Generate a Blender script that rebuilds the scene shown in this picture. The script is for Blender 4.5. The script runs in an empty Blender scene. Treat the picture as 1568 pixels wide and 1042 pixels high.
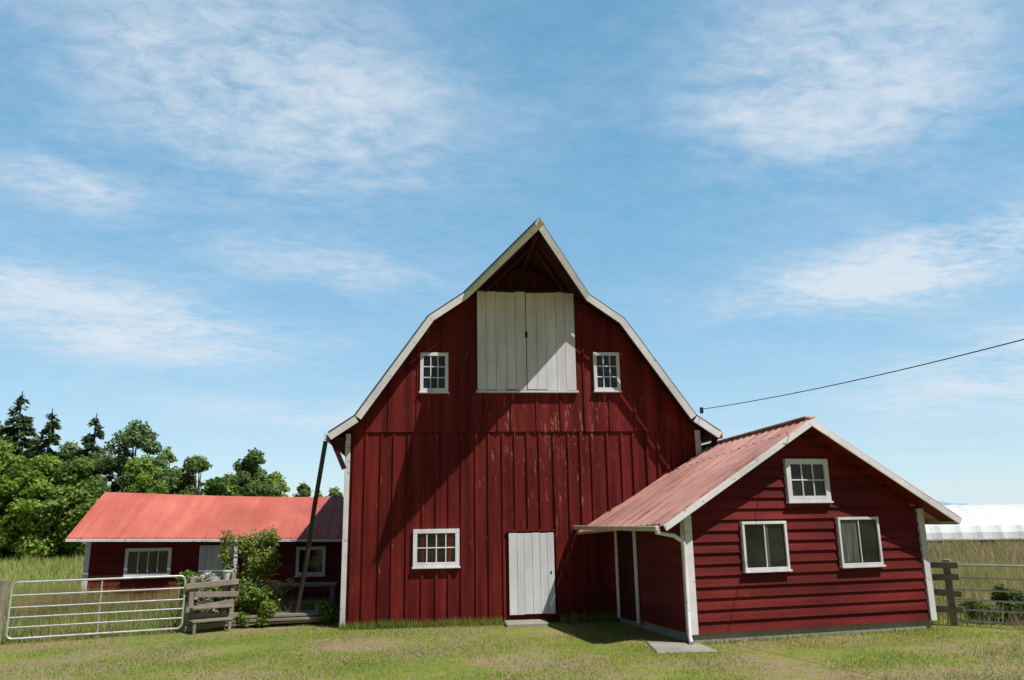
import bpy, math, random
import numpy as np
from mathutils import Matrix, Vector
random.seed(7); rng=np.random.default_rng(7)
S=bpy.context.scene
S.view_settings.view_transform='Standard'
try: S.view_settings.look='None'
except Exception: pass
COL=S.collection

# ------------------------------------------------------------------ materials
def newmat(name):
    m=bpy.data.materials.new(name); m.use_nodes=True
    nt=m.node_tree; b=nt.nodes['Principled BSDF']; return m,nt,b
def N(nt,t,**kw):
    n=nt.nodes.new(t)
    for k,v in kw.items():
        if k in n.inputs: n.inputs[k].default_value=v
        else: setattr(n,k,v)
    return n
def ramp(nt,fac,stops):
    r=nt.nodes.new('ShaderNodeValToRGB'); cr=r.color_ramp
    while len(cr.elements)<len(stops): cr.elements.new(.5)
    for e,(p,c) in zip(cr.elements,stops):
        e.position=p; e.color=(*c,1) if len(c)==3 else c
    nt.links.new(fac,r.inputs[0]); return r
def noise(nt,scale=1,detail=6,rough=.6,stretch=(1,1,1),coord='Object',rot=(0,0,0)):
    tc=nt.nodes.new('ShaderNodeTexCoord'); mp=nt.nodes.new('ShaderNodeMapping')
    mp.inputs['Scale'].default_value=stretch; mp.inputs['Rotation'].default_value=rot
    n=N(nt,'ShaderNodeTexNoise',Scale=scale,Detail=detail,Roughness=rough)
    nt.links.new(tc.outputs[coord],mp.inputs[0]); nt.links.new(mp.outputs[0],n.inputs['Vector'])
    return n.outputs['Fac']
def mix(nt,fac,a,b,blend='MIX'):
    m=nt.nodes.new('ShaderNodeMix'); m.data_type='RGBA'; m.blend_type=blend
    for i,v in ((0,fac),(6,a),(7,b)):
        if hasattr(v,'links'): nt.links.new(v,m.inputs[i])
        elif i==0: m.inputs[0].default_value=v
        else: m.inputs[i].default_value=(*v,1)
    return m.outputs[2]
def bump(nt,b,h,st=.3,d=.01):
    bp=N(nt,'ShaderNodeBump',Strength=st,Distance=d); nt.links.new(h,bp.inputs['Height']); nt.links.new(bp.outputs[0],b.inputs['Normal'])
def paint(name,c1,c2,wear,wear_lo=.66,rough=.6,streak=(5,5,.5),wscale=3,spec=.12,spot=None,soft=.05,boards=None):
    m,nt,b=newmat(name)
    s=noise(nt,1,8,.65,streak)
    base=ramp(nt,s,[(.32,c1),(.68,c2)]).outputs[0]
    big=noise(nt,.6,4,.6,(1,1,.6))
    base=mix(nt,ramp(nt,big,[(.35,(0,0,0)),(.75,(.65,.65,.65))]).outputs[0],base,tuple(x*.5 for x in c1))
    if boards: # board-to-board tone change
        q=noise(nt,1,1,.5,boards)
        base=mix(nt,1,base,ramp(nt,q,[(.38,(.72,.72,.72)),(.62,(1.12,1.12,1.12))]).outputs[0],'MULTIPLY')
    w=noise(nt,wscale,10,.75,(streak[0]*.9,streak[1]*.9,streak[2]*1.4))
    if spot: # weathered zone of the wall (x,z,radius,gain)
        tc=nt.nodes.new('ShaderNodeTexCoord');vm=nt.nodes.new('ShaderNodeVectorMath');vm.operation='DISTANCE';nt.links.new(tc.outputs['Object'],vm.inputs[0]);vm.inputs[1].default_value=(spot[0],0,spot[1])
        r_=N(nt,'ShaderNodeMapRange');r_.inputs[1].default_value=0;r_.inputs[2].default_value=spot[2];r_.inputs[3].default_value=spot[3];r_.inputs[4].default_value=0;nt.links.new(vm.outputs['Value'],r_.inputs[0])
        ad=nt.nodes.new('ShaderNodeMath');ad.operation='ADD';nt.links.new(w,ad.inputs[0]);nt.links.new(r_.outputs[0],ad.inputs[1]);w=ad.outputs[0]
    wr=ramp(nt,w,[(wear_lo,(0,0,0)),(wear_lo+soft,(1,1,1))]).outputs[0]
    col=mix(nt,wr,base,wear)
    nt.links.new(col,b.inputs['Base Color']); b.inputs['Roughness'].default_value=rough
    b.inputs['Specular IOR Level'].default_value=spec
    bump(nt,b,s,.35,.01); return m
M_RED=paint('barn_red_paint',(.095,.0095,.0085),(.225,.024,.019),(.36,.15,.12),.625,spot=(.5,3.7,2.8,.08),boards=(4,.01,.01))
M_RED2=paint('shed_red_paint',(.105,.011,.010),(.22,.025,.020),(.40,.17,.13),.65,streak=(.5,.5,4),boards=(.25,.25,5.2))
M_WHITE=paint('white_paint',(.62,.62,.65),(.84,.83,.86),(.32,.29,.26),.655,.5,streak=(6,6,.5))
M_TRIM=paint('white_trim_paint',(.66,.65,.66),(.84,.82,.83),(.22,.19,.16),.59,.55,streak=(2,2,2))
M_WOOD=paint('grey_weathered_wood',(.20,.17,.13),(.36,.32,.26),(.09,.07,.05),.62,.85,streak=(2,2,2))
M_DARKWOOD=paint('dark_framing_wood_and_shade',(.035,.010,.008),(.075,.020,.014),(.015,.01,.008),.62,.85)
M_POLE=paint('dark_pole_wood',(.04,.032,.025),(.09,.075,.06),(.02,.015,.01),.62,.85,streak=(3,3,1))
M_SHINGLE=paint('roof_shingle',(.07,.065,.055),(.14,.13,.11),(.05,.06,.03),.6,.9,streak=(3,3,3))
M_CONC=paint('concrete',(.30,.28,.24),(.42,.39,.34),(.16,.14,.11),.62,.9,streak=(2,2,2))
M_METALR=paint('red_metal_roof',(.54,.135,.10),(.66,.20,.15),(.42,.17,.13),.58,.5,streak=(3,.5,.5),wscale=1,soft=.2)
M_METALP=paint('faded_metal_roof',(.56,.27,.225),(.78,.50,.44),(.30,.12,.09),.50,.5,streak=(.45,5,.45),wscale=1.7,soft=.18)
M_GUTTER=paint('gutter_metal',(.50,.44,.34),(.70,.66,.56),(.25,.14,.07),.6,.5,streak=(2,2,2))
m,nt,b=newmat('galvanised_pipe'); b.inputs['Metallic'].default_value=.4; b.inputs['Roughness'].default_value=.42
nt.links.new(ramp(nt,noise(nt,6),[(.3,(.38,.39,.39)),(.7,(.62,.63,.63))]).outputs[0],b.inputs['Base Color']); M_PIPE=m
m,nt,b=newmat('window_glass'); b.inputs['Roughness'].default_value=.06; b.inputs['Specular IOR Level'].default_value=.5
nt.links.new(ramp(nt,noise(nt,2.5,3),[(.35,(.004,.005,.006)),(.7,(.025,.028,.026))]).outputs[0],b.inputs['Base Color']); M_GLASS=m
m,nt,b=newmat('black_cable'); b.inputs['Base Color'].default_value=(.015,.015,.017,1); M_CABLE=m
m,nt,b=newmat('curtain_cloth'); nt.links.new(ramp(nt,noise(nt,3,4,.6,(6,6,.5)),[(.3,(.03,.035,.028)),(.7,(.12,.13,.11))]).outputs[0],b.inputs['Base Color']); b.inputs['Roughness'].default_value=.25; M_CURT=m
m,nt,b=newmat('greenhouse_plastic'); nt.links.new(ramp(nt,noise(nt,.5,4,.6,(1,1,1)),[(.3,(.60,.63,.65)),(.7,(.74,.76,.77))]).outputs[0],b.inputs['Base Color']); b.inputs['Roughness'].default_value=.5; M_PLAST=m
m,nt,b=newmat('tree_bark'); nt.links.new(ramp(nt,noise(nt,2,6,.7,(4,4,1)),[(.3,(.05,.035,.025)),(.7,(.14,.11,.08))]).outputs[0],b.inputs['Base Color']); b.inputs['Roughness'].default_value=.9; M_BARK=m
def foliage(name,trans=.35,rough=.55):
    m,nt,b=newmat(name); a=nt.nodes.new('ShaderNodeAttribute'); a.attribute_name='Col'
    nt.links.new(a.outputs['Color'],b.inputs['Base Color']); b.inputs['Roughness'].default_value=rough
    b.inputs['Specular IOR Level'].default_value=.2
    t=nt.nodes.new('ShaderNodeBsdfTranslucent'); nt.links.new(a.outputs['Color'],t.inputs['Color'])
    ms=nt.nodes.new('ShaderNodeMixShader'); ms.inputs[0].default_value=trans
    nt.links.new(b.outputs[0],ms.inputs[1]); nt.links.new(t.outputs[0],ms.inputs[2])
    nt.links.new(ms.outputs[0],nt.nodes['Material Output'].inputs[0]); return m
M_LEAF=foliage('leaves',.45); M_GRASS=foliage('grass_blades',.4,.8)

# ------------------------------------------------------------------ mesh helpers
class MB:
    def __init__(s): s.v=[];s.f=[];s.m=[];s.mats=[]
    def mi(s,mat):
        if mat not in s.mats: s.mats.append(mat)
        return s.mats.index(mat)
    def hexa(s,c,mat):
        i=len(s.v); s.v+= [tuple(p) for p in c]; k=s.mi(mat)
        for f in ((0,3,2,1),(4,5,6,7),(0,1,5,4),(1,2,6,5),(2,3,7,6),(3,0,4,7)):
            s.f.append(tuple(i+j for j in f)); s.m.append(k)
    def box(s,a,b,mat):
        x0,y0,z0=a;x1,y1,z1=b
        s.hexa([(x0,y0,z0),(x1,y0,z0),(x1,y1,z0),(x0,y1,z0),(x0,y0,z1),(x1,y0,z1),(x1,y1,z1),(x0,y1,z1)],mat)
    def beam(s,p,q,w,t,mat,up=(0,0,1)):
        p=Vector(p);q=Vector(q);d=(q-p).normalized();u=Vector(up)
        sd=d.cross(u).normalized();u2=sd.cross(d).normalized()
        a=sd*t/2;c=u2*w/2
        s.hexa([p-a-c,p+a-c,q+a-c,q-a-c,p-a+c,p+a+c,q+a+c,q-a+c],mat)
    def prism(s,poly,off,mat):
        i=len(s.v);n=len(poly);off=Vector(off);k=s.mi(mat)
        s.v+=[tuple(p) for p in poly]+[tuple(Vector(p)+off) for p in poly]
        s.f.append(tuple(range(i+n-1,i-1,-1)));s.m.append(k)
        s.f.append(tuple(range(i+n,i+2*n)));s.m.append(k)
        for j in range(n):
            s.f.append((i+j,i+(j+1)%n,i+n+(j+1)%n,i+n+j));s.m.append(k)
    def lathe(s,prof,mat,n=20):
        i=len(s.v);k=s.mi(mat);m_=len(prof)
        for r,z in prof:
            for j in range(n): th=math.tau*j/n;s.v.append((r*math.cos(th),r*math.sin(th),z))
        for a in range(m_-1):
            for j in range(n): s.f.append((i+a*n+j,i+a*n+(j+1)%n,i+(a+1)*n+(j+1)%n,i+(a+1)*n+j));s.m.append(k)
        s.f.append(tuple(i+j for j in range(n)));s.m.append(k)
    def obj(s,name,parent=None,bevel=0,M=None):
        me=bpy.data.meshes.new(name);me.from_pydata(s.v,[],s.f)
        for mt in s.mats: me.materials.append(mt)
        me.polygons.foreach_set('material_index',s.m)
        bm=__import__('bmesh').new();bm.from_mesh(me);__import__('bmesh').ops.recalc_face_normals(bm,faces=bm.faces);bm.to_mesh(me);bm.free()
        o=bpy.data.objects.new(name,me);COL.objects.link(o)
        if parent: o.parent=parent
        if bevel:
            bv=o.modifiers.new('b','BEVEL');bv.width=bevel;bv.segments=1;bv.limit_method='ANGLE'
        return o
def empty(name,loc=(0,0,0),rz=0):
    e=bpy.data.objects.new(name,None);e.location=loc;e.rotation_euler[2]=rz;e.empty_display_size=.3;COL.objects.link(e);return e
def tube(name,pts,r,mat,parent=None,cyc=False):
    cu=bpy.data.curves.new(name,'CURVE');cu.dimensions='3D';cu.bevel_depth=r;cu.bevel_resolution=3;cu.use_fill_caps=True
    sp=cu.splines.new('POLY');sp.points.add(len(pts)-1)
    for p,q in zip(sp.points,pts): p.co=(*q,1)
    sp.use_cyclic_u=cyc;cu.materials.append(mat)
    o=bpy.data.objects.new(name,cu);COL.objects.link(o)
    if parent:o.parent=parent
    return o
def npmesh(name,verts,faces_n,mat,cols,parent=None):
    n,k,_=verts.shape;me=bpy.data.meshes.new(name)
    me.vertices.add(n*k);me.vertices.foreach_set('co',verts.reshape(-1).astype(np.float32))
    me.loops.add(n*k);me.loops.foreach_set('vertex_index',np.arange(n*k,dtype=np.int32))
    me.polygons.add(n);me.polygons.foreach_set('loop_start',np.arange(0,n*k,k,dtype=np.int32));me.polygons.foreach_set('loop_total',np.full(n,k,dtype=np.int32))
    me.update(calc_edges=True)
    at=me.color_attributes.new('Col','FLOAT_COLOR','POINT')
    c=np.ones((n,k,4),dtype=np.float32);c[:,:,:3]=cols if cols.ndim==3 else cols[:,None,:]
    at.data.foreach_set('color',c.reshape(-1));me.materials.append(mat)
    o=bpy.data.objects.new(name,me);COL.objects.link(o)
    if parent:o.parent=parent
    return o
def window(name,parent,x0,x1,z0,z1,y,cols,rows,fw=.075,curtain=None,proud=.07):
    b=MB();yf=y-proud
    b.box((x0,yf,z0),(x1,y+.02,z0+fw),M_WHITE);b.box((x0,yf,z1-fw),(x1,y+.02,z1),M_WHITE)
    b.box((x0,yf+.003,z0+fw),(x0+fw,y+.02,z1-fw),M_WHITE);b.box((x1-fw,yf+.003,z0+fw),(x1,y+.02,z1-fw),M_WHITE)
    b.box((x0-.02,yf-.03,z0-.035),(x1+.02,y+.01,z0-.001),M_WHITE)
    a0,a1,c0,c1=x0+fw,x1-fw,z0+fw,z1-fw
    for i in range(1,cols):
        x=a0+(a1-a0)*i/cols;b.box((x-.012,yf+.015,c0),(x+.012,y-.02,c1),M_WHITE)
    for j in range(1,rows):
        z=c0+(c1-c0)*j/rows;b.box((a0,yf+.018,z-.012),(a1,y-.022,z+.012),M_WHITE)
    b.obj(name+'_frame',parent,.004)
    g=MB();g.box((a0,y-proud+.04,c0),(a1,y+.01,c1),M_GLASS)
    if curtain:
        g.box((a0+curtain[0]*(a1-a0),y-proud+.037,c0+.02),(a0+curtain[1]*(a1-a0),y-proud+.05,c1-.02),M_CURT)
    g.obj(name+'_glass',parent)

# ------------------------------------------------------------------ BARN
CX=2.29;D=17.4
barn=empty('red_barn',(CX,D,0))
RZB=8.18
prof=[(-4.34,4.02),(-3.8,4.38),(-2.25,6.61),(0,RZB),(2.25,6.61),(3.8,4.38),(4.34,4.02)]
def roofz(x,pr=prof):
    for (a,b),(c,d) in zip(pr,pr[1:]):
        if a<=x<=c: return b+(d-b)*(x-a)/(c-a)
DEP=13
w=MB()
w.prism([(-3.97,0,0),(3.97,0,0),(3.97,0,4.14),(3.75,0,4.28),(2.2,0,6.52),(0,0,8.04),(-2.2,0,6.52),(-3.75,0,4.28),(-3.97,0,4.14)],(0,DEP,0),M_RED)
w.prism([(-3.96,-.04,4.06),(3.96,-.04,4.06),(3.96,-.04,4.13),(3.74,-.04,4.27),(2.2,-.04,6.5),(0,-.04,8.02),(-2.2,-.04,6.5),(-3.74,-.04,4.27),(-3.96,-.04,4.13)],(0,.039,0),M_RED)
w.prism([(-1.0,-.052,7.36),(1.0,-.052,7.36),(0,-.052,8.0)],(0,.014,0),M_DARKWOOD)  # dark panel added to paint in the shade under the hood
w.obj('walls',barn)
bt=MB();x=-3.80
while x<3.9:
    j=random.uniform(-.015,.015);wd=random.uniform(.045,.06)
    bt.box((x+j-wd/2,-.038,.04+random.uniform(0,.03)),(x+j+wd/2,.002,4.03+random.uniform(-.02,.015)),M_RED)
    x+=random.choice([.26,.30,.28,.33])
x=-3.62
while x<3.8:
    zt=roofz(x)-.22
    bt.box((x-.02,-.066,4.075),(x+.02,-.038,zt),M_RED); x+=random.choice([.55,.62,.30,.58])
bt.obj('battens',barn)
r=MB()
def roofseg(a,c,y0,y1,t,mat):
    (x0,z0),(x1,z1)=a,c;d=Vector((x1-x0,0,z1-z0)).normalized();n=Vector((-d.z,0,d.x))*-t
    r.hexa([Vector((x0,y0,z0))+n,Vector((x1,y0,z1))+n,Vector((x1,y1,z1))+n,Vector((x0,y1,z0))+n,(x0,y0,z0),(x1,y0,z1),(x1,y1,z1),(x0,y1,z0)],mat)
for a,c in zip(prof,prof[1:]): roofseg(a,c,-.47,DEP+.4,.07,M_SHINGLE)
zh=lambda x: roofz(x)
HB=1.45;TY=-2.92;TX=-.06;TZ=8.02
for s in (-1,1):
    A=Vector((s*HB,-.471,zh(HB)));B=Vector((0,-.471,RZB));T=Vector((TX,TY,TZ))
    r.prism([A,B,T],(0,0,-.085),M_SHINGLE)
r.obj('roof',barn)
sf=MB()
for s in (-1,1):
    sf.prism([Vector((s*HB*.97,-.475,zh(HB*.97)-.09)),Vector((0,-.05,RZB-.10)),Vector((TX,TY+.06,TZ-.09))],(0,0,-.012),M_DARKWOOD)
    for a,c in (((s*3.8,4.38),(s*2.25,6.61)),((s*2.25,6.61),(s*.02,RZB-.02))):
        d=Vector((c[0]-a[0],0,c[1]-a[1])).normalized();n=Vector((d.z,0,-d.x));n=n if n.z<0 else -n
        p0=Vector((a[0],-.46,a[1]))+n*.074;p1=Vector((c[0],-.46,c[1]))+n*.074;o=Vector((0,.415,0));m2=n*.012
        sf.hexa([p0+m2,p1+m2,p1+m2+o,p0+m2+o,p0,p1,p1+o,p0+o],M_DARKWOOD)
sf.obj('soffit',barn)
tr=MB()
pts=[(-4.36,-.50,4.0),(-3.8,-.50,4.38),(-2.25,-.50,6.61),(-HB,-.50,zh(HB)),(TX,TY-.03,TZ),(HB,-.50,zh(HB)),(2.25,-.50,6.61),(3.8,-.50,4.38),(4.36,-.50,4.0)]
for i,(p,q) in enumerate(zip(pts,pts[1:])):
    p=Vector(p);q=Vector(q);d=(q-p);dn=Vector((d.x,0,d.z)).normalized();n=Vector((dn.z,0,-dn.x))
    if n.z>0:n=-n
    yy=Vector((0,-.035+.004*(i%2),0));w0=.045;w1=.19
    tr.hexa([p+n*w1,q+n*w1,q+n*w1+yy,p+n*w1+yy,p+n*w0,q+n*w0,q+n*w0+yy,p+n*w0+yy],M_TRIM)
tr.box((-3.995,-.075,0.02),(-3.89,.1,4.02),M_TRIM)
tr.box((3.87,-.075,0.02),(3.995,.1,4.08),M_TRIM)
tr.box((-4.40,-.46,3.86),(-4.365,DEP+.4,4.0),M_TRIM);tr.box((4.365,-.46,3.86),(4.40,DEP+.4,4.0),M_TRIM)
tr.obj('white_trim',barn,.004)
fr=MB()
for s in (-1,1):
    fr.beam((s*4.28,-.3,3.93),(s*3.98,-.3,3.25),.1,.08,M_DARKWOOD)
    fr.box((min(s*3.98,s*4.3),-.44,3.87),(max(s*3.98,s*4.3),DEP,3.90),M_DARKWOOD)
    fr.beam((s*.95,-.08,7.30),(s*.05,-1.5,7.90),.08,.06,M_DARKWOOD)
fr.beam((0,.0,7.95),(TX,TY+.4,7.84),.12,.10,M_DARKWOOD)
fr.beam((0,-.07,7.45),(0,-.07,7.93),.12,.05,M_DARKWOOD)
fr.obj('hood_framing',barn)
ld=MB();lx0,lx1,lz0,lz1=-1.12,1.14,4.98,7.30
def planks(mb,x0,x1,z0,z1,y0,y1,mat,n,jz=.0):
    e=[x0+(x1-x0)*i/n+ (random.uniform(-.02,.02) if 0<i<n else 0) for i in range(n+1)]
    for a,c in zip(e,e[1:]):
        mb.box((a+.003,y0+random.uniform(-.005,.005),z0+random.uniform(0,jz)),(c-.003,y1,z1-random.uniform(0,jz)),mat)
planks(ld,lx0,0,lz0,lz1,-.13,-.075,M_WHITE,5,.03);planks(ld,.012,lx1,lz0,lz1,-.13,-.075,M_WHITE,5,.03)
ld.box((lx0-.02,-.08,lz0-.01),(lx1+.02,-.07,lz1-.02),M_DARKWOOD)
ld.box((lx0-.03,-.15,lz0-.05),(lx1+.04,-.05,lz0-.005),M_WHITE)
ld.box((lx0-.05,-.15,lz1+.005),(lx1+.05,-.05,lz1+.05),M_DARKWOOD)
ld.box((-.02,-.15,6.2),(.035,-.125,6.34),M_DARKWOOD)
ld.obj('hay_loft_door',barn,.003)
dd=MB();planks(dd,-.46,.53,.17,1.86,-.09,-.04,M_WHITE,6,.015)
dd.box((-.48,-.045,.15),(.55,-.03,1.88),M_DARKWOOD)
dd.box((-.5,-.10,1.885),(.57,-.03,1.93),M_RED)
dd.box((.44,-.10,1.0),(.47,-.085,1.05),M_DARKWOOD)
dd.obj('ground_door',barn,.003)
window('upper_window',barn,-2.40,-1.77,4.95,5.84,-.04,3,3)
window('upper_window_b',barn,1.56,2.17,4.98,5.88,-.04,3,3)
window('lower_window',barn,-2.51,-1.52,1.19,1.97,0,4,2,.09)

st=MB();st.box((1.7,16.75,-.05),(2.6,17.36,.07),M_CONC);st.obj('concrete_doorstep',None,.02)
st=MB();st.prism([(3.75,13.05,-.05),(4.75,12.98,-.05),(4.72,13.75,-.05),(3.9,14.2,-.05)],(0,0,.08),M_CONC);st.obj('concrete_slab',None,.02)
tube('leaning_pole',[(-2.12,17.25,3.85),(-2.35,17.65,2.5),(-2.52,17.95,1.3),(-2.78,18.3,-.05)],.05,M_POLE)

# ------------------------------------------------------------------ RIGHT SHED
shed=empty('red_shed',(4.65,13.9,0),math.radians(9.5))
W=5.1;RU=2.5;RZ=3.92;SL=.589;DP=5.2
def rz(u,v=0): return RZ-abs(u-RU)*SL-.045*max(0,v+.4)
w=MB()
w.prism([(0.02,.03,.17),(W-.02,.03,.17),(W-.02,.03,rz(W)-.17),(RU,.03,RZ-.17),(.02,.03,rz(0)-.17)],(0,.12,0),M_RED2)
w.box((.02,.15,.17),(.12,DP,rz(0)-.35),M_RED2);w.box((W-.12,.15,.17),(W-.02,DP,rz(0)-.35),M_RED2)
w.obj('walls',shed)
f=MB();f.box((0.03,.02,-.1),(W-.03,DP,.168),M_CONC);f.obj('foundation',shed,.01)
sd=MB();z=.16;E=.192
while z<3.7:
    zt=z+E+.01
    lim=lambda zz: max(0,(zz-(rz(0)-.20))/SL)
    c=lim(z+E*.5);u0=.0+c;u1=W-c
    if u1-u0<.15:break
    j=random.uniform(-.004,.004)
    sd.hexa([(u0,-.040+j,z),(u1,-.040+j,z),(u1,.03,z),(u0,.03,z),(u0,.010,zt),(u1,.010,zt),(u1,.03,zt),(u0,.03,zt)],M_RED2)
    if z<2.2:
        sd.hexa([(-.028,.05,z),(.02,.05,z),(.02,DP,z),(-.028,DP,z),(.0,.05,zt),(.02,.05,zt),(.02,DP,zt),(.0,DP,zt)],M_RED2)
        sd.hexa([(W+.028,.05,z),(W-.02,.05,z),(W-.02,DP,z),(W+.028,DP,z),(W,.05,zt),(W-.02,.05,zt),(W-.02,DP,zt),(W,DP,zt)],M_RED2)
    z+=E
sd.obj('clapboards',shed)
t=MB()
t.box((-.05,-.06,.15),(.09,.003,rz(0)-.14),M_TRIM);t.box((-.052,.004,.15),(-.03,.12,rz(0)-.14),M_TRIM)
t.box((W-.09,-.06,.15),(W+.05,.003,rz(W)-.14),M_TRIM)
for s,e in ((-1,-.68),(1,5.66)):
    p=Vector((RU,-.44,RZ+.0));q=Vector((e,-.44,rz(e)))
    d=(q-p).normalized();n=Vector((d.z,0,-d.x));n=n if n.z<0 else -n
    yy=Vector((0,-.03 if s<0 else -.034,0))
    t.hexa([p+n*.14,q+n*.14,q+n*.14+yy,p+n*.14+yy,p+n*.03,q+n*.03,q+n*.03+yy,p+n*.03+yy],M_TRIM)
t.box((5.60,-.40,rz(5.6)-.16),(5.63,DP,rz(5.6)-.04),M_TRIM)
t.box((-.06,2.05,.1),(-.03,2.17,1.98),M_TRIM);t.box((-.06,3.0,.1),(-.03,3.12,1.98),M_TRIM);t.box((-.062,2.05,1.985),(-.03,3.12,2.07),M_TRIM)
t.obj('white_trim',shed,.004)
dk=MB();dk.box((-.045,2.17,.12),(-.02,3.0,1.98),M_DARKWOOD)
for s in(-1,1):
    e=-.62 if s<0 else 5.6
    dk.hexa([(e,-.42,rz(e)-.10),(RU,-.42,RZ-.10),(RU,.03,RZ-.10),(e,.03,rz(e)-.10),(e,-.42,rz(e)-.07),(RU,-.42,RZ-.07),(RU,.03,RZ-.07),(e,.03,rz(e)-.07)],M_RED2)
dk.obj('soffit_and_side_door',shed)
rf=MB();n=14
for side in(-1,1):
    e=-.70 if side<0 else 5.68
    for i in range(n):
        v0=-.43+(DP+.5)*i/n;v1=-.43+(DP+.5)*(i+1)/n
        a=[(e,v0,rz(e,v0)-.05),(RU,v0,rz(RU,v0)-.05),(RU,v1,rz(RU,v1)-.05),(e,v1,rz(e,v1)-.05)]
        b=[(x,y,z+.05) for x,y,z in a]
        rf.hexa(a+b,M_METALP)
    v=-.38
    while v<DP:
        rf.beam((e,v,rz(e,v)+.008),(RU,v,rz(RU,v)+.008),.022,.035,M_METALP,(0,0,1)); v+=.23
rf.beam((RU,-.45,RZ+.01),(RU,DP,rz(RU,DP)+.01),.03,.22,M_METALP)
rf.obj('roof',shed)
window('gable_window',shed,2.11,3.04,2.39,3.18,-.03,3,2,.10)
window('front_window',shed,1.08,2.01,1.18,2.04,-.03,2,1,.05,(.52,.60))
window('front_window_b',shed,3.13,4.05,1.20,2.09,-.03,2,1,.05,(.05,.45))
g=empty('gutter_set');g.parent=shed
eu=-.74
gm=MB();gm.box((eu-.05,-.40,rz(-.7)-.11),(eu+.05,3.9,rz(-.7)-.02),M_GUTTER);gm.obj('gutter',g,.015)
tube('downspout',[(eu,-.36,1.96),(eu,-.36,1.88),(-.35,-.2,1.83),(-.12,-.09,1.72),(-.10,-.09,1.6),(-.10,-.09,.12),(-.16,-.25,.05)],.038,M_TRIM,g)

# ------------------------------------------------------------------ LEFT OUTBUILDING
ob=empty('red_outbuilding',(-8.5,21.6,0))
L=7.2
def ez(x): return 1.87-.018*x
def rdz(x): return 3.06-.030*x-.05*math.sin(max(0,min(1,x/L))*math.pi)
w=MB();w.box((0,0,0),(L,3.6,1.80),M_RED2)
w.prism([(0.01,0,1.80),(.01,1.7,2.95),(.01,3.6,1.8)],(.1,0,0),M_RED2);w.obj('walls',ob)
sd=MB();z=.05
while z<1.72:
    sd.hexa([(0,-.030,z),(L,-.030,z),(L,0.001,z),(0,0.001,z),(0,-.004,z+.16),(L,-.004,z+.16),(L,0.001,z+.16),(0,0.001,z+.16)],M_RED2);z+=.155
sd.obj('clapboards',ob)
r=MB();n=24
for i in range(n):
    x0=-.35+(L+.35)*i/n;x1=-.35+(L+.35)*(i+1)/n
    for sy in(0,1):
        ye,yr=(-.42,1.7) if sy==0 else (3.95,1.7)
        a=[(x0,ye,ez(x0)),(x1,ye,ez(x1)),(x1,yr,rdz(x1)),(x0,yr,rdz(x0))]
        r.hexa([(p[0],p[1],p[2]-.03) for p in a]+a,M_METALR)
x=-.3
while x<L:
    r.beam((x,-.43,ez(x)+.003),(x,1.7,rdz(x)+.003),.012,.025,M_METALR);x+=.3
r.obj('roof',ob)
t=MB();
for i in range(8):
    x0=-.36+(L+.36)*i/8;x1=-.36+(L+.36)*(i+1)/8
    t.hexa([(x0,-.455,ez(x0)-.10),(x1,-.455,ez(x1)-.10),(x1,-.425,ez(x1)-.10),(x0,-.425,ez(x0)-.10),(x0,-.455,ez(x0)-.03),(x1,-.455,ez(x1)-.03),(x1,-.425,ez(x1)-.03),(x0,-.425,ez(x0)-.03)],M_TRIM)
t.box((-.03,-.045,0),(.10,.0,1.76),M_TRIM);t.box((3.72,-.42,0),(3.80,-.34,1.68),M_TRIM)
t.obj('white_trim',ob,.004)
dd=MB();planks(dd,2.78,3.65,.1,1.62,-.07,-.035,M_WHITE,5);dd.obj('door',ob,.003)
window('window',ob,.97,2.1,.88,1.58,-.025,4,1,.08)
window('window_b',ob,5.22,5.97,.82,1.54,-.025,1,1,.08)

# ------------------------------------------------------------------ GATES AND FENCES
def gate(name,p,q,h0=.10,h1=1.12,rails=5):
    p=Vector(p);q=Vector(q);e=empty(name,p);d=q-p;Lg=d.length;e.rotation_euler[2]=math.atan2(d.y,d.x)
    r=.10;pts=[]
    for cx,cz,a0 in((Lg-r,h1-r,0),(r,h1-r,90),(r,h0+r,180),(Lg-r,h0+r,270)):
        for k in range(5):
            a=math.radians(a0+k*22.5);pts.append((cx+r*math.cos(a),0,cz+r*math.sin(a)))
    tube('frame',pts,.022,M_PIPE,e,True)
    for i,z in enumerate([.30,.48,.66,.88]): tube('rail_%d'%(i+1),[(0,0,h0+(h1-h0)*(z-.1)/1.02),(Lg,0,h0+(h1-h0)*(z-.1)/1.02)],.016,M_PIPE,e)
    tube('brace',[(Lg*.5,.01,h0),(Lg*.5,.01,h1)],.015,M_PIPE,e)
    return e
gate('metal_farm_gate',(-7.76,16.46,0),(-4.85,17.36,0))
gate('metal_farm_gate',(10.33,15.0,0),(12.9,12.42,0),.1,1.14)
po=MB();po.box((-7.98,16.33,-.1),(-7.84,16.47,1.18),M_WOOD);po.obj('wooden_gate_post',None,.012)
fp=empty('wooden_fence_panel',(-4.78,17.42,0),math.atan2(.45,.75))
b=MB();b.box((0,-.06,-.1),(.10,.06,1.08),M_WOOD);b.box((.84,-.05,-.1),(.93,.05,1.14),M_WOOD)
for z,a,x0,x1 in((.10,.02,-.05,.75),(.30,-.03,.05,1.02),(.50,.05,-.06,.9),(.72,-.02,.1,1.0),(.93,.02,-.1,.98)):
    b.beam((x0,-.09,z-a),(x1,-.09,z+a),.11,.03,M_WOOD)
b.box((.02,-.30,.46),(.85,-.10,.50),M_WOOD);b.box((.0,-.42,.22),(.80,-.10,.26),M_WOOD)
b.box((.02,-.40,-.05),(.08,-.34,.22),M_WOOD);b.box((.72,-.40,-.05),(.78,-.34,.22),M_WOOD)
b.obj('posts_and_boards',fp,.006)
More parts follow.
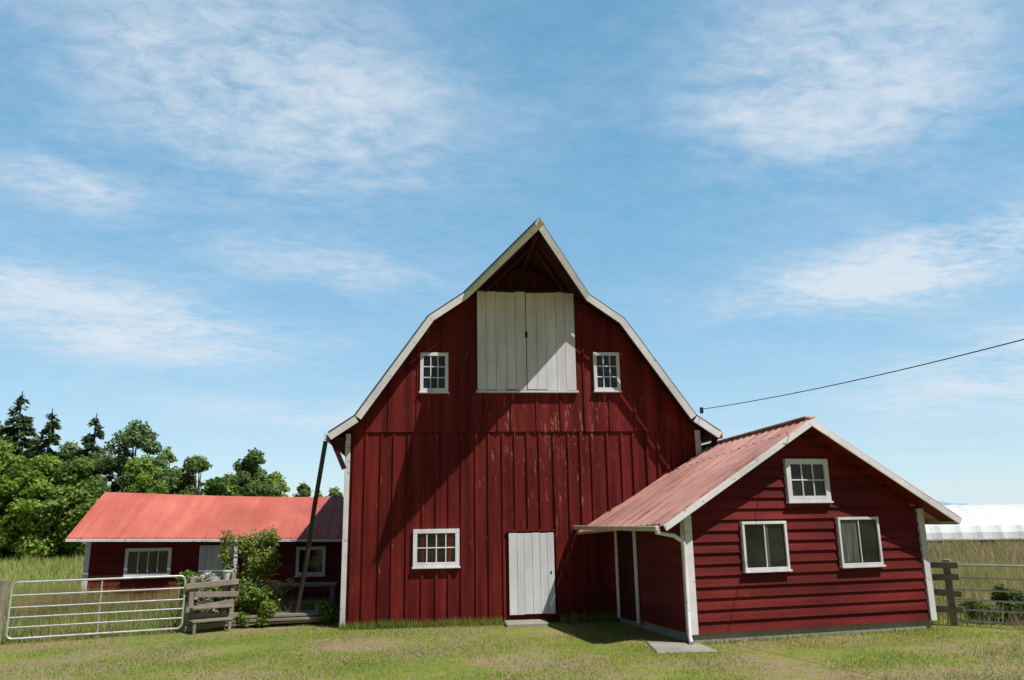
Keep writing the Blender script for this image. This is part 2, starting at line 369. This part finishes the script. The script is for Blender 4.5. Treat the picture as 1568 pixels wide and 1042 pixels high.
fp=empty('wooden_fence_panel',(9.88,15.42,0),math.atan2(-.42,.42))
b=MB();b.box((0,-.07,-.1),(.13,.06,1.20),M_WOOD);b.box((.52,-.06,-.1),(.66,.08,1.24),M_WOOD)
for z,a in((.30,.01),(.62,-.02),(.90,.02),(1.14,0)):
    b.beam((-.12,-.09,z-a),(.80,-.09,z+a),.12,.035,M_WOOD)
b.obj('posts_and_boards',fp,.006)
pl=empty('wood_plank_pile',(-3.2,18.3,0),.12);b=MB()
for i in range(9):
    z=.08+.07*(i//3);b.beam((-1.0+random.uniform(-.2,.2),-.3+.25*(i%3),z),(1.0+random.uniform(-.2,.3),-.3+.25*(i%3)+random.uniform(-.08,.08),z+random.uniform(-.01,.02)),.05,.2,M_WOOD)
b.obj('planks',pl,.004)
bn=empty('wooden_work_bench',(-3.0,19.6,0));b=MB()
b.box((-.9,-.3,.70),(1.0,.3,.76),M_WOOD)
for x in(-.8,.85):
    for y in(-.22,.18): b.box((x,y,0),(x+.09,y+.09,.70),M_WOOD)
b.beam((-.75,-.24,.35),(.9,-.24,.35),.1,.03,M_WOOD);b.obj('bench_frame',bn,.005)
bk=empty('plastic_bucket',(-4.15,17.95,.99));bk.scale=(.75,.75,.7);b=MB()
b.lathe([(.11,0),(.145,.24),(.16,.24),(.16,.27),(.135,.27),(.10,.02)],M_TRIM);b.obj('bucket_body',bk)
tube('handle',[(.155*math.cos(a),.0,.25+.10*math.sin(a)) for a in [math.pi*i/10 for i in range(11)]],.004,M_PIPE,bk)
b=MB();b.box((-4.35,17.8,.95),(-3.95,18.1,.988),M_WOOD);b.box((-4.2,17.9,-.05),(-4.1,18.0,.95),M_WOOD);b.obj('wooden_post_shelf',None,.005)

# ------------------------------------------------------------------ POWER LINE
wl=empty('power_line')
A=Vector((6.2,16.9,4.50));dr=Vector((1.85,-7.4,0));pts=[]
for i in range(61):
    t=i/60*3.0;pts.append(tuple(A+dr*t+Vector((0,0,-.40*t+.31*t*t))))
tube('cable',pts,.008,M_CABLE,wl)
mi=MB();mi.box((6.15,16.84,4.40),(6.22,16.90,4.54),M_CABLE);mi.obj('insulator',wl,.01)
pe=pts[-1];up=MB();up.beam((pe[0],pe[1],-.3),(pe[0],pe[1],pe[2]+.4),.24,.24,M_WOOD,(0,1,0));up.obj('utility_pole',None,.03)

# ------------------------------------------------------------------ GREENHOUSE
gh=empty('hoop_greenhouse',(29.5,47,0),math.radians(-8));nL=36;nA=16;LEN=45;Rr=3.2
g=MB();k=g.mi(M_PLAST);SUB=4
for i in range(nL*SUB+1):
    x=LEN*i/(nL*SUB);ph=(i%SUB)/SUB;rr=1.0-.028*math.sin(math.pi*ph)
    for a in range(nA+1):
        t=math.pi*a/nA;g.v.append((x,Rr-Rr*math.cos(t)*rr,.55+2.15*math.sin(t)*rr))
for i in range(nL*SUB):
    for a in range(nA):
        q=i*(nA+1)+a;g.f.append((q,q+1,q+nA+2,q+nA+1));g.m.append(k)
g.prism([(0.01,Rr-Rr*math.cos(math.pi*a/nA),.55+2.12*math.sin(math.pi*a/nA)) for a in range(nA+1)],(.05,0,0),M_PLAST)
g.obj('plastic_cover',gh)
g=MB();g.box((0,-.03,.50),(LEN,.03,.58),M_TRIM)
for i in range(24): g.box((i*1.9,-.03,0),(i*1.9+.08,.05,.5),M_WOOD)
g.box((0,.06,0),(LEN,.1,.5),M_DARKWOOD)
g.obj('base_frame',gh)

# ------------------------------------------------------------------ GROUND
gm,nt,b=newmat('grass_ground')
n1=noise(nt,.45,8,.68);n2=noise(nt,6,8,.7);n3=noise(nt,.08,4,.6)
c=ramp(nt,n1,[(.36,(.14,.22,.03)),(.48,(.24,.26,.06)),(.56,(.32,.25,.14)),(.70,(.28,.21,.135))]).outputs[0]
c=mix(nt,ramp(nt,n2,[(.35,(.0,.0,.0)),(.75,(.6,.6,.6))]).outputs[0],c,(.13,.12,.045))
tc=nt.nodes.new('ShaderNodeTexCoord');sp=nt.nodes.new('ShaderNodeSeparateXYZ');nt.links.new(tc.outputs['Object'],sp.inputs[0])
far=N(nt,'ShaderNodeMapRange');far.inputs[1].default_value=17;far.inputs[2].default_value=24;nt.links.new(sp.outputs[1],far.inputs[0])
fld=ramp(nt,n3,[(.4,(.22,.25,.07)),(.6,(.34,.29,.12))]).outputs[0]
c=mix(nt,far.outputs[0],c,fld)
nt.links.new(c,b.inputs['Base Color']);b.inputs['Roughness'].default_value=.95;b.inputs['Specular IOR Level'].default_value=.1
bump(nt,b,n2,.6,.03)
G=MB();xs=[-4000,-400,-60]+list(range(-40,61,4))+[90,400,4000];ys=[-400,-40]+list(range(0,81,4))+[120,400,4500]
for y in ys:
    for x in xs: G.v.append((x,y,0))
k=G.mi(gm);nx=len(xs)
for j in range(len(ys)-1):
    for i in range(nx-1): G.f.append((j*nx+i,j*nx+i+1,(j+1)*nx+i+1,(j+1)*nx+i));G.m.append(k)
G.obj('ground')

def smoothnoise(x,y,s,seed):
    r=np.random.default_rng(seed);o=np.zeros_like(x)
    for k in range(9):
        a=r.uniform(0,6.28);fq=s*r.uniform(.4,3.5);o+=np.sin((x*np.cos(a)+y*np.sin(a))*fq+r.uniform(0,6.28)+1.5*np.sin(x*.7*s+k))
    return o/7
def worn(x,y): # trodden ground: before the barn door, along the shed, and the drive at the front right
    a=np.exp(-(((x-2.2)/1.3)**2+((y-16.0)/.9)**2))+.9*np.exp(-(((x-6.8)/2.6)**2+((y-12.6-.16*(x-6.8))/.45)**2))
    return a+.9*np.exp(-(((x-6.0)/2.6)**2+((y-10.9)/.55)**2))+.5*np.exp(-(((x-.5)/2.0)**2+((y-12.2)/.5)**2))
def blades(name,n,xr,yr,hr,wd,ca,cb,cc,mask,lean=.35,ypow=1.0,seed=1,hs=1.0,dry=.18,dens=0,trod=False):
    r=np.random.default_rng(seed)
    x=r.uniform(*xr,n);y=yr[0]+(yr[1]-yr[0])*r.uniform(0,1,n)**ypow
    ok=mask(x,y)
    if dens:
        pr=.70+dens*smoothnoise(x,y,.9,seed+31)
        if trod: pr=pr-.6*worn(x,y)
        ok&=(r.uniform(0,1,n)<np.clip(pr,.07,1))
    x=x[ok];y=y[ok];n=len(x)
    sn=smoothnoise(x,y,1.3,seed+5);h=r.uniform(*hr,n)*(1+.5*sn*hs);a=r.uniform(0,math.tau,n)
    dx=np.cos(a)*wd/2;dy=np.sin(a)*wd/2;la=r.uniform(0,math.tau,n);ll=r.uniform(0.1,lean,n)*h
    V=np.zeros((n,3,3));V[:,0]=np.stack([x-dx,y-dy,np.zeros(n)-.005],1);V[:,1]=np.stack([x+dx,y+dy,np.zeros(n)-.005],1)
    V[:,2]=np.stack([x+np.cos(la)*ll,y+np.sin(la)*ll,h],1)
    t=np.clip(.5+1.0*smoothnoise(x,y,.9,seed+9)+r.normal(0,.2,n),0,1)[:,None];br=r.uniform(.7,1.25,n)[:,None]
    base=(np.array(ca)*(1-t)+np.array(cb)*t)*br
    dp=dry+(.45*worn(x,y) if trod else 0)
    d=(r.uniform(0,1,n)<dp)[:,None];base=np.where(d,np.array(cc)*br,base)
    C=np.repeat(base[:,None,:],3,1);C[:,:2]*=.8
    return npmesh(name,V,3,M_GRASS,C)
def notbld(x,y):
    inb=(x>-1.72)&(x<6.3)&(y>17.38)
    u=(x-4.65)*math.cos(.1658)+(y-13.9)*math.sin(.1658);vv=-(x-4.65)*math.sin(.1658)+(y-13.9)*math.cos(.1658)
    ins=(u>-.02)&(u<5.12)&(vv>-.0)
    ino=(x>-8.55)&(y>21.55)&(x<0)
    return ~(inb|ins|ino)
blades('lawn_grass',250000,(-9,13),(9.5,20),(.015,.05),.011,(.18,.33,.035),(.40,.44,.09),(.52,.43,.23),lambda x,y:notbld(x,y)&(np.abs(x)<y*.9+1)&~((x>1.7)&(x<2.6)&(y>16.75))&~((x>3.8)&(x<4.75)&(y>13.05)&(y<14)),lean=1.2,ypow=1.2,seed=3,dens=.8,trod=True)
def leftfield(x,y):
    gl=16.46+(x+7.76)*.31
    return notbld(x,y)&(y>gl+.15)&(x<-2.0)&(x>-y*.75)
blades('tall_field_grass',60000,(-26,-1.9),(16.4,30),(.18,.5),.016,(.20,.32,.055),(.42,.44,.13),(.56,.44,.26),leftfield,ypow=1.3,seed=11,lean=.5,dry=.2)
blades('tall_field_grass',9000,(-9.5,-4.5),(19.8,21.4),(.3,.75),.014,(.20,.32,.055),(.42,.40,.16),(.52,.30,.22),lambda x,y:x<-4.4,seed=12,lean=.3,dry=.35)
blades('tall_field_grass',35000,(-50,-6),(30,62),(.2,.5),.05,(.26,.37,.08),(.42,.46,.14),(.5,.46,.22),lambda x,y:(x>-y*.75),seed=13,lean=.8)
def rightfield(x,y):
    return notbld(x,y)&(x>9.9+(15.4-y)*.95)&(x<y*1.1)
blades('tall_field_grass',60000,(9.9,36),(12,30),(.2,.6),.016,(.24,.34,.07),(.46,.40,.18),(.60,.42,.29),rightfield,seed=17,lean=.5,dry=.3)
blades('tall_field_grass',30000,(14,50),(30,47),(.35,.7),.05,(.32,.32,.10),(.50,.40,.23),(.56,.38,.27),lambda x,y:x>.5*y,seed=19,lean=.6,dry=.3)
blades('weeds',4500,(-1.7,4.2),(17.05,17.38),(.04,.22),.014,(.14,.26,.03),(.3,.34,.07),(.4,.35,.15),lambda x,y:~((x>1.7)&(x<2.9)),seed=23)
def shedfront(x,y):
    vv=-(x-4.65)*math.sin(.1658)+(y-13.9)*math.cos(.1658);return (vv<0)&(vv>-.25)
blades('weeds',4000,(4.8,9.9),(13.5,14.9),(.03,.13),.012,(.14,.26,.03),(.3,.34,.07),(.4,.35,.15),shedfront,seed=29,dens=.8)

# ------------------------------------------------------------------ TREES
def leafcloud(cent,rad,n,size,c0,c1,seed,shell=.45,dark=.65):
    r=np.random.default_rng(seed);cent=np.array(cent);rad=np.array(rad)
    wts=(rad.prod(1))**(2/3);idx=r.choice(len(cent),n,p=wts/wts.sum())
    d=r.normal(size=(n,3));d/=np.linalg.norm(d,axis=1)[:,None]
    rr=(shell+(1.18-shell)*r.uniform(0,1,n)**.7)[:,None]
    p=cent[idx]+d*rad[idx]*rr
    nrm=d*.8+r.normal(size=(n,3))*.65;nrm[:,2]+=.45;nrm/=np.linalg.norm(nrm,axis=1)[:,None]
    a=np.cross(nrm,r.normal(size=(n,3)));a/=np.linalg.norm(a,axis=1)[:,None];b=np.cross(nrm,a)
    s=(size*r.uniform(.5,1.25,n))[:,None]
    V=np.stack([p-a*s*.5,p+b*s*.32,p+a*s*.55,p-b*s*.32],1)
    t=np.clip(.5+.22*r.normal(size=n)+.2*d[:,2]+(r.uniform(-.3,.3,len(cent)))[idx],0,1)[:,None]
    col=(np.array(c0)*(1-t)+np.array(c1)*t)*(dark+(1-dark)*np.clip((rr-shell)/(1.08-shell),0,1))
    return V,col
def trunk(pts_r,mb):
    for (p,r0),(q,r1) in zip(pts_r,pts_r[1:]):
        p=Vector(p);q=Vector(q);d=(q-p).normalized();u=Vector((0,1,0)) if abs(d.y)<.9 else Vector((1,0,0))
        a=d.cross(u).normalized();b=d.cross(a);i=len(mb.v);k=mb.mi(M_BARK)
        for c,rr in((p,r0),(q,r1)):
            for j in range(7): th=math.tau*j/7;mb.v.append(tuple(c+a*rr*math.cos(th)+b*rr*math.sin(th)))
        for j in range(7): mb.f.append((i+j,i+(j+1)%7,i+7+(j+1)%7,i+7+j));mb.m.append(k)
def decid(x,y,h,w,seed,c0=(.10,.18,.04),c1=(.27,.38,.10),n=10000,size=.30,low=.10,name='deciduous_tree'):
    rr=random.Random(seed);e=empty(name,(x,y,0));mb=MB();cs=[];rs=[]
    top=(rr.uniform(-.3,.3),0,h*.85);trunk([((0,0,-.3),.03*h),((0.1,0,h*.3),.022*h),(top,.004*h)],mb)
    for i in range(50):
        f=rr.random();zz=h*(low+(.95-low)*f);prof=(1-max(0,(f-.35)/.65)**1.7*.85)*(min(1,.6+f*1.3))
        a=rr.uniform(0,math.tau);rad=w/2*prof*math.sqrt(rr.random())*.95
        c=(math.cos(a)*rad,math.sin(a)*rad,zz);s=w*rr.uniform(.07,.15)*(1.15-.4*f)
        cs.append(c);rs.append((s,s,s*rr.uniform(.6,.95)))
        if i%2==0: trunk([((0,0,max(.12*h,zz*.6)),.010*h),(c,.003*h)],mb)
    cs.append((0,0,h*.93));rs.append((w*.08,w*.08,h*.08))
    mb.obj('trunk_and_limbs',e)
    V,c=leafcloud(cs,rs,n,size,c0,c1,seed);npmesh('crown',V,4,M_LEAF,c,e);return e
def conifer(x,y,h,w,seed,c0=(.065,.125,.045),c1=(.18,.27,.095),n=9000,base=.1):
    r=np.random.default_rng(seed);e=empty('fir_tree',(x,y,0));mb=MB();trunk([((0,0,-.3),.022*h),((0,0,h*.5),.014*h),((0,0,h),.003*h)],mb);mb.obj('trunk',e)
    nb=int(h*13);zb=h*(base+(.99-base)*np.sort(r.uniform(0,1,nb)));ab=r.uniform(0,math.tau,nb)
    lb=w/2*(1-(zb-h*base)/(h*(1-base)))**.85*r.uniform(.7,1.15,nb)+.15
    idx=r.choice(nb,n,p=(lb**1.3)/(lb**1.3).sum());t=r.uniform(.08,1,n)**.75
    L_=lb[idx]*t;off=r.normal(size=n)*.18*(1.1-t)*lb[idx]
    x_=np.cos(ab[idx])*L_-np.sin(ab[idx])*off;y_=np.sin(ab[idx])*L_+np.cos(ab[idx])*off
    z_=zb[idx]-L_*.28+.12*t*L_*t-r.uniform(0,.3,n)
    P=np.stack([x_,y_,z_],1);A=np.stack([np.cos(ab[idx]),np.sin(ab[idx]),-.35+0*t],1)+r.normal(size=(n,3))*.35;A/=np.linalg.norm(A,axis=1)[:,None]
    B=np.cross(A,np.array([0,0,1.])+r.normal(size=(n,3))*.4);B/=np.linalg.norm(B,axis=1)[:,None]
    s=r.uniform(.2,.5,n)[:,None];V=np.stack([P-A*s*.5,P+B*s*.22,P+A*s*.6,P-B*s*.22],1)
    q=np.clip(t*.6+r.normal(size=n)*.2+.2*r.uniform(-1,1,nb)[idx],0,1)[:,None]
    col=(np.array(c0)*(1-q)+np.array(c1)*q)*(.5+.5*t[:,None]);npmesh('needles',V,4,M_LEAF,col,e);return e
YG=((.14,.26,.035),(.36,.50,.10))
conifer(-30.2,62,12.2,7.4,1,base=.03,n=15000);conifer(-27.0,60,10.6,6.2,2,n=13000);conifer(-24.3,61,10.4,5.8,3,n=12000);conifer(-23.4,65,9.4,5.4,33)
decid(-32.8,61,10.8,8,4,n=13000);decid(-29.2,57.5,8.0,7.2,5,*YG,n=12000);decid(-25.8,57,6.8,6.6,6,*YG,n=12000);decid(-32.6,56.5,8.6,7,61,*YG);decid(-36,60,9.5,7,62,*YG)
decid(-21.4,61,9.7,7.4,7,(.09,.16,.05),(.23,.33,.12),n=14000);decid(-23.4,57,6.8,5.8,8);decid(-19.6,58,6.9,5,9,*YG);decid(-35,66,11.8,8,10);decid(-28.4,67,8.8,7,101);decid(-20.0,64,8.0,5,103)
decid(-16.9,62,7.2,5.6,12);decid(-15.2,64,6.0,5,13,*YG);decid(-13.5,64,7.9,5,14,(.09,.17,.05),(.24,.34,.11));decid(-11.9,66,6.2,4.6,15,*YG);decid(-18.4,65,5.4,4.4,16)
for i,(x,h) in enumerate([(-10.4,5.6),(-9.0,4.8),(-7.6,5.1),(-6.0,4.5),(-4.2,4.8),(-2.6,4.4)]): decid(x,70,h,3.8,40+i,n=3500,low=.05)
cs=[];rs=[]
for i in range(70):
    cs.append((random.uniform(-38,-9),random.uniform(57,62),random.uniform(.3,1.9)));s=random.uniform(.8,1.6);rs.append((s,s*.8,s*.8))
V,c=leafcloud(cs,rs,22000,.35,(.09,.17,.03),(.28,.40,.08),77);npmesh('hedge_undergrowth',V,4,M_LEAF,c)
cs=[];rs=[]
for i in range(520):
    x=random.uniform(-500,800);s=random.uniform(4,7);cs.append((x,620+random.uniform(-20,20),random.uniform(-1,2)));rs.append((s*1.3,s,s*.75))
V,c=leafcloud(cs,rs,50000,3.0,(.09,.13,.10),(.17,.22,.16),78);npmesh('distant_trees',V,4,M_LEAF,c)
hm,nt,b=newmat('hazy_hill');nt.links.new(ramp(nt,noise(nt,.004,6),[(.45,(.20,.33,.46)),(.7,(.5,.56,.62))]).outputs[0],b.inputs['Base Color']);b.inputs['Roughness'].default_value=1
H=MB();k=H.mi(hm);n=120
for i in range(n+1):
    x=-4500+9500*i/n;z=55+24*math.sin(i*.31)+14*math.sin(i*.83+1)+9*math.sin(i*1.9)
    H.v+= [(x,3800,-5),(x,3950,max(12,z))]
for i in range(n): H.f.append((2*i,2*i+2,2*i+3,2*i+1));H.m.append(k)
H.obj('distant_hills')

vn=empty('climbing_vine',(-4.0,18.7,0));b=MB()
for x in(-.45,.0,.45): b.box((x,-.02,0),(x+.035,.02,1.85),M_WOOD)
for z in(.4,.9,1.4,1.8): b.box((-.48,-.04,z),(.5,-.021,z+.03),M_WOOD)
b.obj('trellis',vn)
cs=[];rs=[]
for i in range(84):
    z=random.uniform(.1,1.85);sx=.8 if z<1.2 else .6;cs.append((random.gauss(.12,sx*.55),random.uniform(-.3,.2),z));s=random.uniform(.07,.19);rs.append((s,s,s*1.3))
V,c=leafcloud(cs,rs,9500,.08,(.12,.20,.025),(.46,.48,.14),79,.2,.6);npmesh('leaves',V,4,M_LEAF,c,vn)
def shrub(name,x,y,w,h,n,c0,c1,seed,size=.08,k=14):
    r=random.Random(seed);e=empty(name,(x,y,0));cs=[];rs=[];mb=MB()
    for i in range(k):
        c=(r.uniform(-w/2,w/2)*.8,r.uniform(-w/2,w/2)*.5,r.uniform(.1,h*.85));s=r.uniform(.12,.25)*w*.7;cs.append(c);rs.append((s,s,s*.9))
        trunk([((0,0,-.05),.02),(c,.006)],mb)
    mb.obj('stems',e);V,c=leafcloud(cs,rs,n,size,c0,c1,seed,.25,.55);npmesh('leaves',V,4,M_LEAF,c,e)
shrub('bramble_bush',-3.55,18.1,1.1,.9,3000,(.09,.17,.02),(.28,.36,.07),81)
shrub('bramble_bush',-4.6,18.3,1.2,1.2,3200,(.10,.19,.02),(.3,.38,.08),82)
shrub('weed_bush',11.4,15.2,1.3,.75,3500,(.05,.09,.012),(.15,.2,.035),83)
shrub('weed_bush',-2.1,18.0,.7,.5,1200,(.08,.16,.02),(.24,.32,.06),84)
shrub('flowering_bush',-4.6,17.95,.8,1.35,800,(.6,.6,.5),(.8,.8,.72),85,.07)

# ------------------------------------------------------------------ WORLD
sun_vec=Vector((3.27,-2.95,6.61)).normalized()
el=math.asin(sun_vec.z);az=math.atan2(sun_vec.x,sun_vec.y)
W_=bpy.data.worlds.new('World');S.world=W_;W_.use_nodes=True;nt=W_.node_tree;bg=nt.nodes['Background']
sk=nt.nodes.new('ShaderNodeTexSky');sk.sky_type='NISHITA';sk.sun_disc=False;sk.sun_elevation=el;sk.sun_rotation=az
sk.air_density=1.0;sk.dust_density=.4;sk.ozone_density=1.5
tc=nt.nodes.new('ShaderNodeTexCoord');sp=nt.nodes.new('ShaderNodeSeparateXYZ');nt.links.new(tc.outputs['Generated'],sp.inputs[0])
def MA(op,a,b=None,c=None,clamp=False):
    n=nt.nodes.new('ShaderNodeMath');n.operation=op;n.use_clamp=clamp
    for i,v in enumerate((a,b,c)):
        if v is None: continue
        if hasattr(v,'links'): nt.links.new(v,n.inputs[i])
        else: n.inputs[i].default_value=v
    return n.outputs[0]
AZ=MA('MULTIPLY',MA('ARCTAN2',sp.outputs[0],sp.outputs[1]),57.2958)
EL=MA('MULTIPLY',MA('ARCSINE',sp.outputs[2]),57.2958)
def blob(a,e,sa,se,amp,tilt=0):
    da=MA('MULTIPLY',MA('SUBTRACT',AZ,a),1/sa);de=MA('MULTIPLY',MA('SUBTRACT',EL,e),1/se)
    if tilt: de=MA('MULTIPLY_ADD',da,-tilt*sa/se,de)
    q=MA('MULTIPLY_ADD',da,da,MA('MULTIPLY',de,de))
    return MA('DIVIDE',amp,MA('ADD',1,MA('MULTIPLY',q,q)))
tot=None
for args in [(-13,30,14,6.5,.72,-.1),(-24,13.5,12,2.4,.85,-.08),(32,29,11,6,.66),(35,16.0,10,2.0,1.05,.10),(40,8.5,9,3,.6,.1),(-25,21.5,5,1.6,.5,-.1),(-8,18.0,10,1.8,.35,-.1),(-9,7.5,9,1.3,.35)]:
    o=blob(*args);tot=o if tot is None else MA('ADD',tot,o)
zz=MA('ADD',MA('MAXIMUM',sp.outputs[2],0),.12)
cb=nt.nodes.new('ShaderNodeCombineXYZ');nt.links.new(MA('DIVIDE',sp.outputs[0],zz),cb.inputs[0]);nt.links.new(MA('DIVIDE',sp.outputs[1],zz),cb.inputs[1])
def wn(scale,detail,rough,sc,rot,dist=0):
    mp=nt.nodes.new('ShaderNodeMapping');mp.inputs['Scale'].default_value=sc;mp.inputs['Rotation'].default_value=(0,0,rot)
    nt.links.new(cb.outputs[0],mp.inputs[0]);n=N(nt,'ShaderNodeTexNoise',Scale=scale,Detail=detail,Roughness=rough,Distortion=dist);nt.links.new(mp.outputs[0],n.inputs['Vector']);return n.outputs['Fac']
nA=wn(1.7,6,.58,(1,1.6,1),.5,.3);nB=wn(14,4,.65,(1,1.4,1),-.4,.4)
dn=MA('ADD',MA('MULTIPLY',nA,1.6),MA('MULTIPLY',nB,.85))
dens=MA('MULTIPLY',MA('ADD',tot,.15),MA('SUBTRACT',dn,.63))
mr=N(nt,'ShaderNodeMapRange');mr.interpolation_type='SMOOTHSTEP';mr.inputs[1].default_value=.0;mr.inputs[2].default_value=.80;nt.links.new(dens,mr.inputs[0])
er=ramp(nt,MA('MULTIPLY',EL,1/45,clamp=True),[(0,(.60,.79,.90)),(.10,(.44,.68,.84)),(.30,(.24,.53,.77)),(.55,(.145,.42,.68)),(.85,(.10,.345,.585))]).outputs[0]
def vscale(col,f):
    v=nt.nodes.new('ShaderNodeVectorMath');v.operation='SCALE';nt.links.new(col,v.inputs[0])
    if hasattr(f,'links'): nt.links.new(f,v.inputs['Scale'])
    else: v.inputs['Scale'].default_value=f
    return v.outputs[0]
K=1/.14
front=mix(nt,.78,vscale(sk.outputs[0],1.35),vscale(er,K))
cloudy=mix(nt,MA('MULTIPLY',mr.outputs[0],.85),front,(.76*K,.83*K,.90*K))
# unseen south and zenith sky dimmed on purpose to cut fill on the facades
gain=N(nt,'ShaderNodeMapRange');gain.interpolation_type='SMOOTHSTEP';gain.inputs[1].default_value=.1;gain.inputs[2].default_value=.55;nt.links.new(sp.outputs[1],gain.inputs[0])
final=mix(nt,gain.outputs[0],vscale(sk.outputs[0],.38),cloudy)
nt.links.new(final,bg.inputs[0]);bg.inputs[1].default_value=.14

sl=bpy.data.lights.new('sun','SUN');sl.energy=5;sl.angle=math.radians(.5);sl.color=(1,.96,.90)
so=bpy.data.objects.new('sun',sl);COL.objects.link(so);so.rotation_euler=sun_vec.to_track_quat('Z','Y').to_euler()

# ------------------------------------------------------------------ CAMERA
cd=bpy.data.cameras.new('camera');cd.sensor_width=36;cd.lens=27.44;cd.clip_end=8000
cam=bpy.data.objects.new('camera',cd);COL.objects.link(cam)
R=Matrix.Rotation(-math.radians(6.5),3,'Z')@Matrix.Rotation(math.radians(103),3,'X')@Matrix.Rotation(-math.radians(.9),3,'Z')
cam.matrix_world=Matrix.Translation((0,0,2.13))@R.to_4x4()
S.camera=cam
